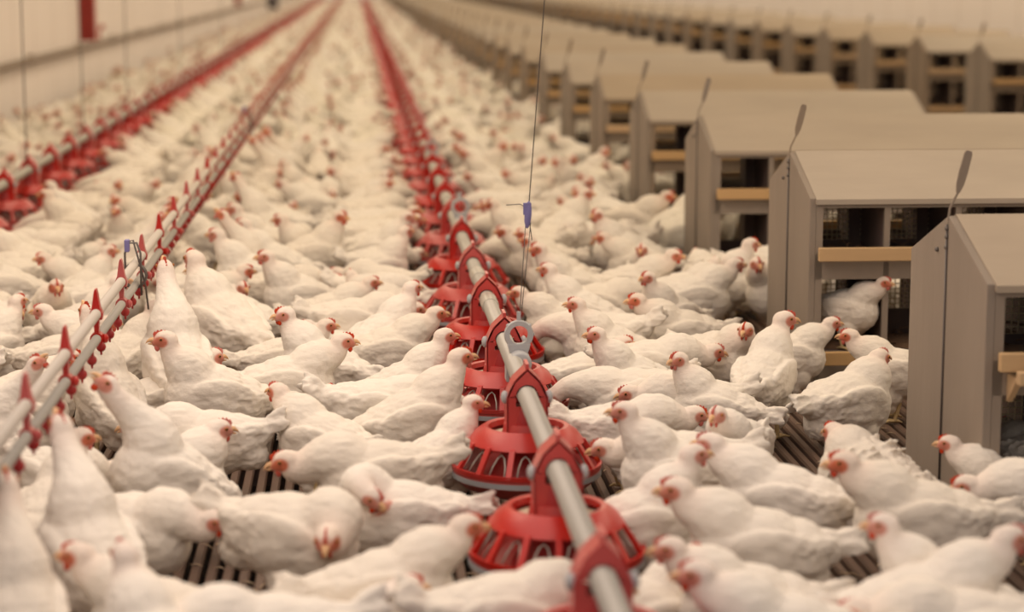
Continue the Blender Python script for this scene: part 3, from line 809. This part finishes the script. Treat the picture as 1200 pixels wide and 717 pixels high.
# heroes: (px, py of the body middle, heading in degrees [0 faces right, 90 away, 270 to the camera], pose, scale, label)
HERO = [
 (12, 715, 105, 'reach', 1.05, 'white hen with long neck stretched up in the lower left corner', (8, 575)),
 (92, 648, 118, 'reach', 1.12, 'large white hen stretching a blurred red head up to the drinker line', (72, 505)),
 (163, 606, -28, 'low', 1.0, 'round white hen facing right with yellow beak, before dark slats at lower left', (225, 607)),
 (138, 716, 165, 'stand', 1.0, 'white hen with orange-pink face turned left at lower left edge', (90, 665)),
 (78, 560, 75, 'alertR', .98, 'slim white hen with small red comb looking right beneath the drinker cups', (120, 537)),
 (195, 552, 20, 'rest', 1.08, 'broad white hen back rounded behind the hen with yellow beak at lower left'),
 (252, 522, 176, 'low', 1.0, 'white hen facing left, red comb against drinker hens, standing before dark slats', (178, 482)),
 (352, 505, 140, 'stand', .98, 'white hen with pink face and pale beak looking left over another back', (303, 463)),
 (372, 470, 60, 'fluff', .80, 'small white hen with upright tail behind the pink-faced hen'),
 (445, 552, 186, 'low', 1.08, 'wide white hen lying across left of nearest visible feeding pans'),
 (340, 622, -20, 'lowR', 1.10, 'big white hen with head turned toward camera, orange comb, lower centre left'),
 (455, 612, 172, 'preen', 1.0, 'white hen with fluffy tail preening left of the near red pan', (435, 567)),
 (470, 678, 8, 'stand', 1.02, 'white hen facing right with pink face, beak touching near red pan', (548, 620)),
 (588, 715, 12, 'low', 1.05, 'white hen at bottom centre leaning its neck under the feed tube'),
 (300, 738, 185, 'low', 1.05, 'white hen back cut by bottom edge left of centre'),
 (395, 742, 10, 'rest', 1.0, 'white hen back at bottom edge below the big turned hen'),
 (205, 745, 120, 'alert', 1.0, 'white hen tail and back at bottom left edge'),
 (885, 706, 178, 'stand', 1.05, 'white hen with raised square tail facing left at bottom right of centre', (803, 690)),
 (812, 678, 184, 'stand', .98, 'white hen with bright red face leaning left to the near pan', (778, 650)),
 (893, 622, 177, 'stand', 1.08, 'long white hen facing left with orange face, behind the raised-tail hen', (792, 585)),
 (885, 566, 160, 'stand', 1.05, 'white hen facing left with red wattles and pink comb, right of centre', (832, 530)),
 (1083, 598, 178, 'stand', 1.08, 'large cream hen standing side-on facing left before the slats at right', (988, 545)),
 (1022, 552, 120, 'fluff', 1.02, 'ruffled hen with shaggy back feathers on the slats by the nearest nest box'),
 (1130, 548, 160, 'stand', .85, 'small hen facing left against the gable of the nearest nest box', (1112, 520)),
 (1205, 590, 180, 'low', 1.0, 'hen with low head pointing left near right edge under nearest nest box', (1130, 557)),
 (1206, 530, 100, 'fluff', .9, 'fluffy cream hen rump at right edge below the nearest nest box'),
 (1062, 690, 178, 'alert', .95, 'white hen with upright neck and orange beak facing left at bottom right', (1042, 625)),
 (1145, 708, 8, 'stand', 1.08, 'white hen with red face facing out of the right edge at bottom', (1192, 645)),
 (1050, 735, 176, 'low', 1.0, 'blurred hen facing left at bottom edge right of the raised-tail hen', (988, 692)),
 (760, 712, 35, 'rest', 1.0, 'white hen sitting tight against right side of the near feed tube at bottom'),
 (735, 585, 8, 'alert', .98, 'white hen right of the red pan facing right with upright head, beside two left-facing hens', (787, 548)),
 (768, 530, 178, 'low', 1.0, 'white hen facing left with beak at the red pan, right side', (706, 520)),
 (752, 496, 4, 'low', .98, 'white hen meeting another hen beak to beak, on the left of the pair', (815, 483)),
 (862, 514, 238, 'stand', .95, 'white hen meeting another hen beak to beak, on the right of the pair', (841, 488)),
 (705, 470, 178, 'feed', 1.0, 'hen with red face reaching left into pan behind the ring hanger', (652, 460)),
 (880, 440, 62, 'alertR', 1.05, 'plump white hen seen from behind with red comb turned right, mid right', (920, 372)),
 (992, 466, 35, 'rest', 1.12, 'round white hen sitting on the slats in front of the second nest box'),
 (1022, 420, 165, 'stand', .92, 'white hen with red comb facing left behind the round sitting hen', (995, 395)),
 (940, 402, 5, 'stand', .88, 'white hen facing right with pale face between plump hen and nest boxes', (975, 378)),
 (868, 322, 75, 'fluff', 1.0, 'ruffled cream hen rump standing beside third nest box'),
 (835, 318, 100, 'fluff', .95, 'cream hen with ragged tail beside the ruffled rump at third nest box'),
 (795, 452, 160, 'alertL', .92, 'white hen with face turned toward the camera right of the ring hanger', (788, 424)),
 (760, 474, 185, 'low', .95, 'white hen with pinkish comb facing left, behind the beak-to-beak pair', (742, 455)),
 (745, 312, 170, 'stand', .95, 'white hen with red comb at mid right beside the plump rumps', (707, 270)),
 (685, 432, 8, 'rest', 1.0, 'white hen resting right of the blue wire adjuster'),
 (720, 398, 175, 'alert', .95, 'white hen with tall neck facing left, further right of the ring hanger'),
 (760, 420, 5, 'low', 1.0, 'long white hen facing right behind the hen with turned face'),
 (660, 370, 172, 'stand', .95, 'white hen with red comb beside the feed tube level with the blue adjuster'),
 (800, 382, 190, 'stand', 1.0, 'white hen facing left in the middle of the flock near the second nest box'),
 (700, 350, 0, 'low', 1.0, 'white hen stretched toward the right behind the blue adjuster wire'),
 (462, 488, 16, 'alert', 1.06, 'white hen facing right with red wattles, beak over a red pan', (540, 418)),
 (505, 446, 12, 'alert', .98, 'white hen with pink face just behind the red-wattled hen at pan', (543, 393)),
 (562, 520, 45, 'alertR', .86, 'white hen squeezed between two red pans looking right', (580, 468)),
 (362, 442, 4, 'stand', 1.05, 'white hen facing right with orange face and beak in the centre left', (412, 407)),
 (308, 432, 150, 'alertL', 1.02, 'upright white hen with crimson comb and wattles looking left', (333, 362)),
 (262, 402, 128, 'alert', 1.3, 'tall white hen with long arched neck right of the drinker line', (227, 297)),
 (214, 436, 105, 'reach', 1.22, 'white hen drinking with beak pointed straight up, yellow beak tip', (201, 315)),
 (165, 415, 60, 'alertR', 1.0, 'white hen with red wattles beside the drinker, looking right', (183, 358)),
 (192, 462, 30, 'rest', 1.1, 'round white hen resting below the drinking hens'),
 (128, 462, 120, 'reach', 1.05, 'white hen with neck raised close against the drinker line'),
 (272, 356, 5, 'lookR', .95, 'white hen facing right with red wattle behind the tall arched hen', (285, 338)),
 (345, 402, 8, 'stand', .92, 'white hen with small red comb behind the orange-faced hen', (383, 387)),
 (402, 352, 6, 'stand', .95, 'white hen facing right with brown-red face in the mid flock', (435, 335)),
 (445, 388, 4, 'low', 1.05, 'long white hen facing right behind the pan left of the feed tube', (490, 355)),
 (470, 402, 12, 'stand', 1.0, 'white hen pushing its head toward the third red pan', (514, 368)),
 (352, 332, 2, 'low', 1.0, 'white hen stretched right in the mid flock behind the red-combed hen', (392, 328)),
 (305, 302, 165, 'alert', 1.02, 'white hen with tall neck and red comb facing left in mid flock', (285, 263)),
 (395, 395, 200, 'rest', .9, 'white hen sitting in the middle between drinker line and centre pans'),
 (88, 392, 175, 'stand', .98, 'white hen with orange-red face facing left, left of the drinker line', (50, 367)),
 (30, 392, 10, 'lookR', .95, 'cream hen looking right at the left edge', (22, 360)),
 (28, 462, 20, 'rest', 1.1, 'white hen back at left edge under the twin drinker pipes'),
 (75, 312, 190, 'stand', .95, 'cream hen with red comb left of the drinker line, mid height', (50, 316)),
 (128, 322, 60, 'alertR', .95, 'cream hen with brownish face beside the left of drinker line', (128, 297)),
 (320, 560, 95, 'peck', .0, ''),
]
HERO = [h for h in HERO if h[4] > 0]
placed = []          # circles for packing
def circles(x, y, hd, sc=1.0):
    c, s = math.cos(R(hd)), math.sin(R(hd))
    return [(x + c * a * sc, y + s * a * sc) for a in (-.095, 0.0, .095)]
grid = {}
def add_c(cs):
    for c in cs: grid.setdefault((int(c[0] // .25), int(c[1] // .25)), []).append(c)
def free(cs, dmin):
    for (x, y) in cs:
        gx, gy = int(x // .25), int(y // .25)
        for i in (-1, 0, 1):
            for j in (-1, 0, 1):
                for q in grid.get((gx + i, gy + j), ()):
                    if (q[0] - x) ** 2 + (q[1] - y) ** 2 < dmin * dmin: return False
    return True
heroes = []
for h in HERO:
    (px, py, hd, pose, sc, lab) = h[:6]
    p = at(px, py, .180 + POSE[pose]['bz'] * .7)
    if len(h) > 6:
        # settle the bird so that its head comes where the photograph has it
        Hl = Matrix.Rotation(R(hd), 3, 'Z') @ Vector(POSE[pose]['h']) * sc * HS
        q = at(h[6][0], h[6][1], Hl.z); p.y = p.y * .45 + (q.y - Hl.y) * .55
        r = p.y + Hl.y; d0 = CR.transposed() @ Vector((q.x, r, Hl.z - EYE)); 
        for _ in range(4):
            e = h[6][0] - to_px((p.x + Hl.x, r, Hl.z))[0]; p.x += e * r / F_PX
    heroes.append([p.x, p.y, hd, pose, sc, lab])
# push heroes apart gently so bodies do not share space, and clear of pans and nests
def relax(it=60):
    for _ in range(it):
        for i in range(len(heroes)):
            a = heroes[i]; ca = circles(*a[:3], a[4])
            for j in range(i + 1, len(heroes)):
                b = heroes[j]
                if abs(a[0] - b[0]) > .6 or abs(a[1] - b[1]) > .6: continue
                cb = circles(*b[:3], b[4]); need = .064 * (a[4] + b[4])
                for u in ca:
                    for v in cb:
                        dx, dy = v[0] - u[0], v[1] - u[1]; d = math.hypot(dx, dy)
                        if d < need:
                            k = (need - d) / max(d, 1e-3) * .12
                            a[0] -= dx * k * .55; a[1] -= dy * k * 1.0; b[0] += dx * k * .55; b[1] += dy * k * 1.0
            for (x_, y_) in pans[:20]:
                for u in circles(*a[:3], a[4]):
                    dx, dy = u[0] - x_, u[1] - y_; d = math.hypot(dx, dy)
                    if d < .24: a[0] += dx / d * (.24 - d) * .3; a[1] += dy / d * (.24 - d) * .1
org = [(h[0], h[1]) for h in heroes]
relax()
for h, o_ in zip(heroes, org):
    dx, dy = h[0] - o_[0], h[1] - o_[1]; d = math.hypot(dx, dy)
    if d > .05: h[0] = o_[0] + dx * .05 / d; h[1] = o_[1] + dy * .05 / d
for h in heroes: add_c(circles(h[0], h[1], h[2], h[4]))
for (x_, y_) in pans: grid.setdefault((int(x_ // .25), int(y_ // .25)), []).append((x_, y_))
for (x, y, hd, pose, sc, lab) in heroes:
    place_hen(pose, x, y, hd, sc, True, lab, 'white hens')
# hen standing in the doorway of the second nest box
place_hen('stand', 1.535, nesty[1] - 0.25, -38, .82, True, 'white hen with red comb perched in the lower opening of the second nest box', 'white hens', 0.113)
add_c(circles(1.475, nesty[1] - .36, 8))
# the rest of the flock
GAPS = [(925, 512, 48, 42), (1062, 500, 26, 22), (300, 572, 34, 26), (530, 596, 34, 20), (380, 590, 20, 20), (1000, 640, 26, 34), (350, 560, 16, 30)]
rnd = random.Random(21)
extra = []
def in_view(x, y):
    px, py = to_px((x, y, .2)); return -70 < px < 1290 and -30 < py < 790
def try_place(x, y, hd, pose, dmin):
    cs = circles(x, y, hd)
    hx = x + .16 * math.cos(R(hd))
    hy_ = y + .19 * math.sin(R(hd)); tx, ty = x - .16 * math.cos(R(hd)), y - .16 * math.sin(R(hd))
    if hx < XL + .1: return False
    for c in cs + [(hx, hy_), (tx, ty)]:
        if c[0] < XL + .12: return False
        if c in cs and XF2 < c[0] < XF2 + .26 and y < 40: return False
        if c in cs and (abs(c[0] - XF) < .19 or abs(c[0] - XF2) < .22): return False
        if c[0] > XN - .10:
            # only the aisles between the nest boxes
            if c[0] < XN + NW + .1:
                k = round((c[1] - 4.87) / NS); 
                if abs(c[1] - (4.87 + NS * k)) < ND + .16: return False
            else: return False
    if pose in ('stand', 'alert', 'alertL', 'alertR') and abs(hx - XD) < .07: return False
    return free(cs, dmin)
Yc = 4.1
poses = ['stand', 'low', 'rest', 'lookL', 'lookR', 'alert', 'stand', 'lowL', 'stand', 'lowR', 'fluff', 'preen', 'restL', 'alertL', 'alertR', 'alert']
while Yc < Y_END - 1:
    step = 0.5
    near = Yc < 16
    tries = 620 if Yc < 45 else 400
    for _ in range(tries):
        y = Yc + rnd.random() * step
        hw = y * 600 / F_PX + .3
        x = rnd.uniform(max(XL + .15, y * -.17 - .4), min(XN + .9, y * .33 + .4))
        if x > XN - .1 and y > 25: continue
        if not in_view(x, y): continue
        px, py = to_px((x, y, 0.02)); px2, py2 = to_px((x, y, .2))
        if any(abs(px - g[0]) < g[2] + 45 * 5 / y and abs(py - g[1]) < g[3] + 10 or (abs(px2 - g[0]) < g[2] + 50 and abs(py2 - g[1]) < g[3] + 30) for g in GAPS) and y < 7: continue
        if y < 6.4 and x > -.62 and rnd.random() < .55: continue
        pose = rnd.choice(poses); hd = rnd.choice((0, 180)) + rnd.gauss(0, 38)
        dfe = min(abs(x - XF), abs(x - XF2)); ddr = abs(x - XD)
        if dfe < .5 and rnd.random() < .65:
            xf = XF if abs(x - XF) < abs(x - XF2) else XF2
            hd = (0 if x < xf else 180) + rnd.gauss(0, 18); pose = rnd.choice(('feed', 'feed', 'low', 'stand', 'alert'))
            x = xf - (1 if x < xf else -1) * (rnd.uniform(.30, .38) + (.06 if xf == XF2 else 0))
        elif ddr < .4 and rnd.random() < .6:
            hd = (0 if x < XD else 180) + rnd.gauss(0, 15); pose = rnd.choice(('reach', 'reach', 'alert', 'stand')); x = XD - (1 if x < XD else -1) * rnd.uniform(.19, .27)
        if not try_place(x, y, hd, pose, .136 if Yc > 7 else .140): continue
        add_c(circles(x, y, hd)); extra.append((x, y, hd, pose, rnd.uniform(.93, 1.08)))
    Yc += step
n_ind = 300 - len(heroes) - 1
extra.sort(key=lambda e: e[1])
vis = [e for e in extra if e[0] < XN - .05 or e[1] < 9]
ind = vis[:n_ind]; ind_set = set(id(e) for e in ind)
rest = [e for e in extra if id(e) not in ind_set]
# labels for the individuals: aisle, depth told by the nest box level, rank from the left, pose and facing
def aisle(x):
    if x < XF2: return 'by left wall'
    if x < XD: return 'left of drinker'
    if x < XF: return 'right of drinker'
    if x < XN - .1: return 'right of centre pans'
    return 'between nest boxes'
def facing(hd):
    a = hd % 360
    return ['facing right', 'facing away', 'facing left', 'facing the camera'][int(((a + 45) % 360) // 90)]
PN = {'stand': 'standing', 'low': 'head-lowered', 'rest': 'sitting', 'lookL': 'head-turned', 'lookR': 'head-turned', 'alert': 'upright', 'alertL': 'upright', 'alertR': 'upright', 'feed': 'feeding', 'peck': 'pecking', 'fluff': 'ruffled', 'lowL': 'head-turned', 'lowR': 'head-turned', 'preen': 'preening', 'restL': 'sitting', 'reach': 'neck-stretched'}
cells = {}
for e in ind:
    k = max(0, int(round((e[1] - 4.87) / NS)))
    cells.setdefault((aisle(e[0]), k, facing(e[2]), PN[e[3]]), []).append(e)
RK = ['first', 'second', 'third', 'fourth', 'fifth', 'sixth', 'seventh']
used = set(h[5] for h in heroes)
for (ai, k, fa, po), es in cells.items():
    es.sort(key=lambda e: e[0])
    for r_, e in enumerate(es):
        lab = f'{po} white hen {fa} {ai}, beside {ordinal(k)} nest' + (f', {RK[min(r_, 6)]} from left' if len(es) > 1 else '')
        if lab in used: print('DUP', lab)
        used.add(lab)
        place_hen(e[3], e[0], e[1], e[2], e[4], e[1] < 9.5, lab, 'white hens')
def merge(es, voxel, name):
    CO, CL, FS, base, TOT = [], [], [], 0, []
    for (x, y, hd, pose, sc) in es:
        co, faces, col = hen_low(pose, voxel); sc = sc * HS; c, s = math.cos(R(hd)) * sc, math.sin(R(hd)) * sc
        p = np.empty_like(co); p[:, 0] = co[:, 0] * c - co[:, 1] * s + x; p[:, 1] = co[:, 0] * s + co[:, 1] * c + y; p[:, 2] = co[:, 2] * sc
        CO.append(p); k = np.array([1, 1, 1, 1.0]); v = rnd.uniform(.93, 1.0); k[:3] = v; k[2] *= rnd.uniform(.93, 1)
        CL.append(col * k); FS.append((faces, base)); base += len(co)
    CO = np.vstack(CO); CL = np.vstack(CL).astype(np.float32)
    idx, start, cnt = [], [], []
    cache = {}
    for faces, b_ in FS:
        key = id(faces)
        if key not in cache:
            fl = np.array([i for f in faces for i in f]); ln = np.array([len(f) for f in faces]); cache[key] = (fl, ln)
        fl, ln = cache[key]; idx.append(fl + b_); cnt.append(ln)
    idx = np.concatenate(idx); cnt = np.concatenate(cnt); start = np.concatenate([[0], np.cumsum(cnt)[:-1]])
    me = bpy.data.meshes.new(name); me.vertices.add(len(CO)); me.vertices.foreach_set('co', CO.ravel())
    me.loops.add(len(idx)); me.loops.foreach_set('vertex_index', idx.astype(np.int32))
    me.polygons.add(len(cnt)); me.polygons.foreach_set('loop_start', start.astype(np.int32)); me.polygons.foreach_set('loop_total', cnt.astype(np.int32))
    me.update(calc_edges=True); me.validate()
    a = me.color_attributes.new('tint', 'FLOAT_COLOR', 'POINT'); a.data.foreach_set('color', CL.ravel())
    me.polygons.foreach_set('use_smooth', [True] * len(me.polygons)); me.materials.append(M['feather'])
    return me
nearR = [e for e in rest if e[1] < 26]; midR = [e for e in rest if 26 <= e[1] < 52]; farR = [e for e in rest if e[1] >= 52]
bits = [merge(nearR, .0125, 'a'), merge(midR, .020, 'b'), merge(farR, .032, 'c')]
bm = bmesh.new()
for b_ in bits: bm.from_mesh(b_)
me = bpy.data.meshes.new('flock'); bm.to_mesh(me); bm.free(); me.materials.append(M['feather'])
for b_ in bits: bpy.data.meshes.remove(b_)
tag(link('flock', me), 'dense distant flock of white hens filling the far half of the house', 'hens', kind='stuff')
# loose straw and feathers on the slats
def lit(b):
    rl = random.Random(5)
    for _ in range(900):
        y = rl.uniform(4.0, 8.0); x = rl.uniform(y * -.2, min(1.5, y * .33)); a = rl.uniform(0, 3.14); l = rl.uniform(.006, .022)
        dx, dy = l * math.cos(a), l * math.sin(a)
        tube(b, [(x - dx, y - dy, .002), (x, y, .005), (x + dx, y + dy, .002)], [.0008, .0018, .0008], 4)
o = link('straw_litter', build('straw_litter', lit, M['litter'], 0)); tag(o, 'loose straw and dust scattered on the brown slats', 'litter', kind='stuff')
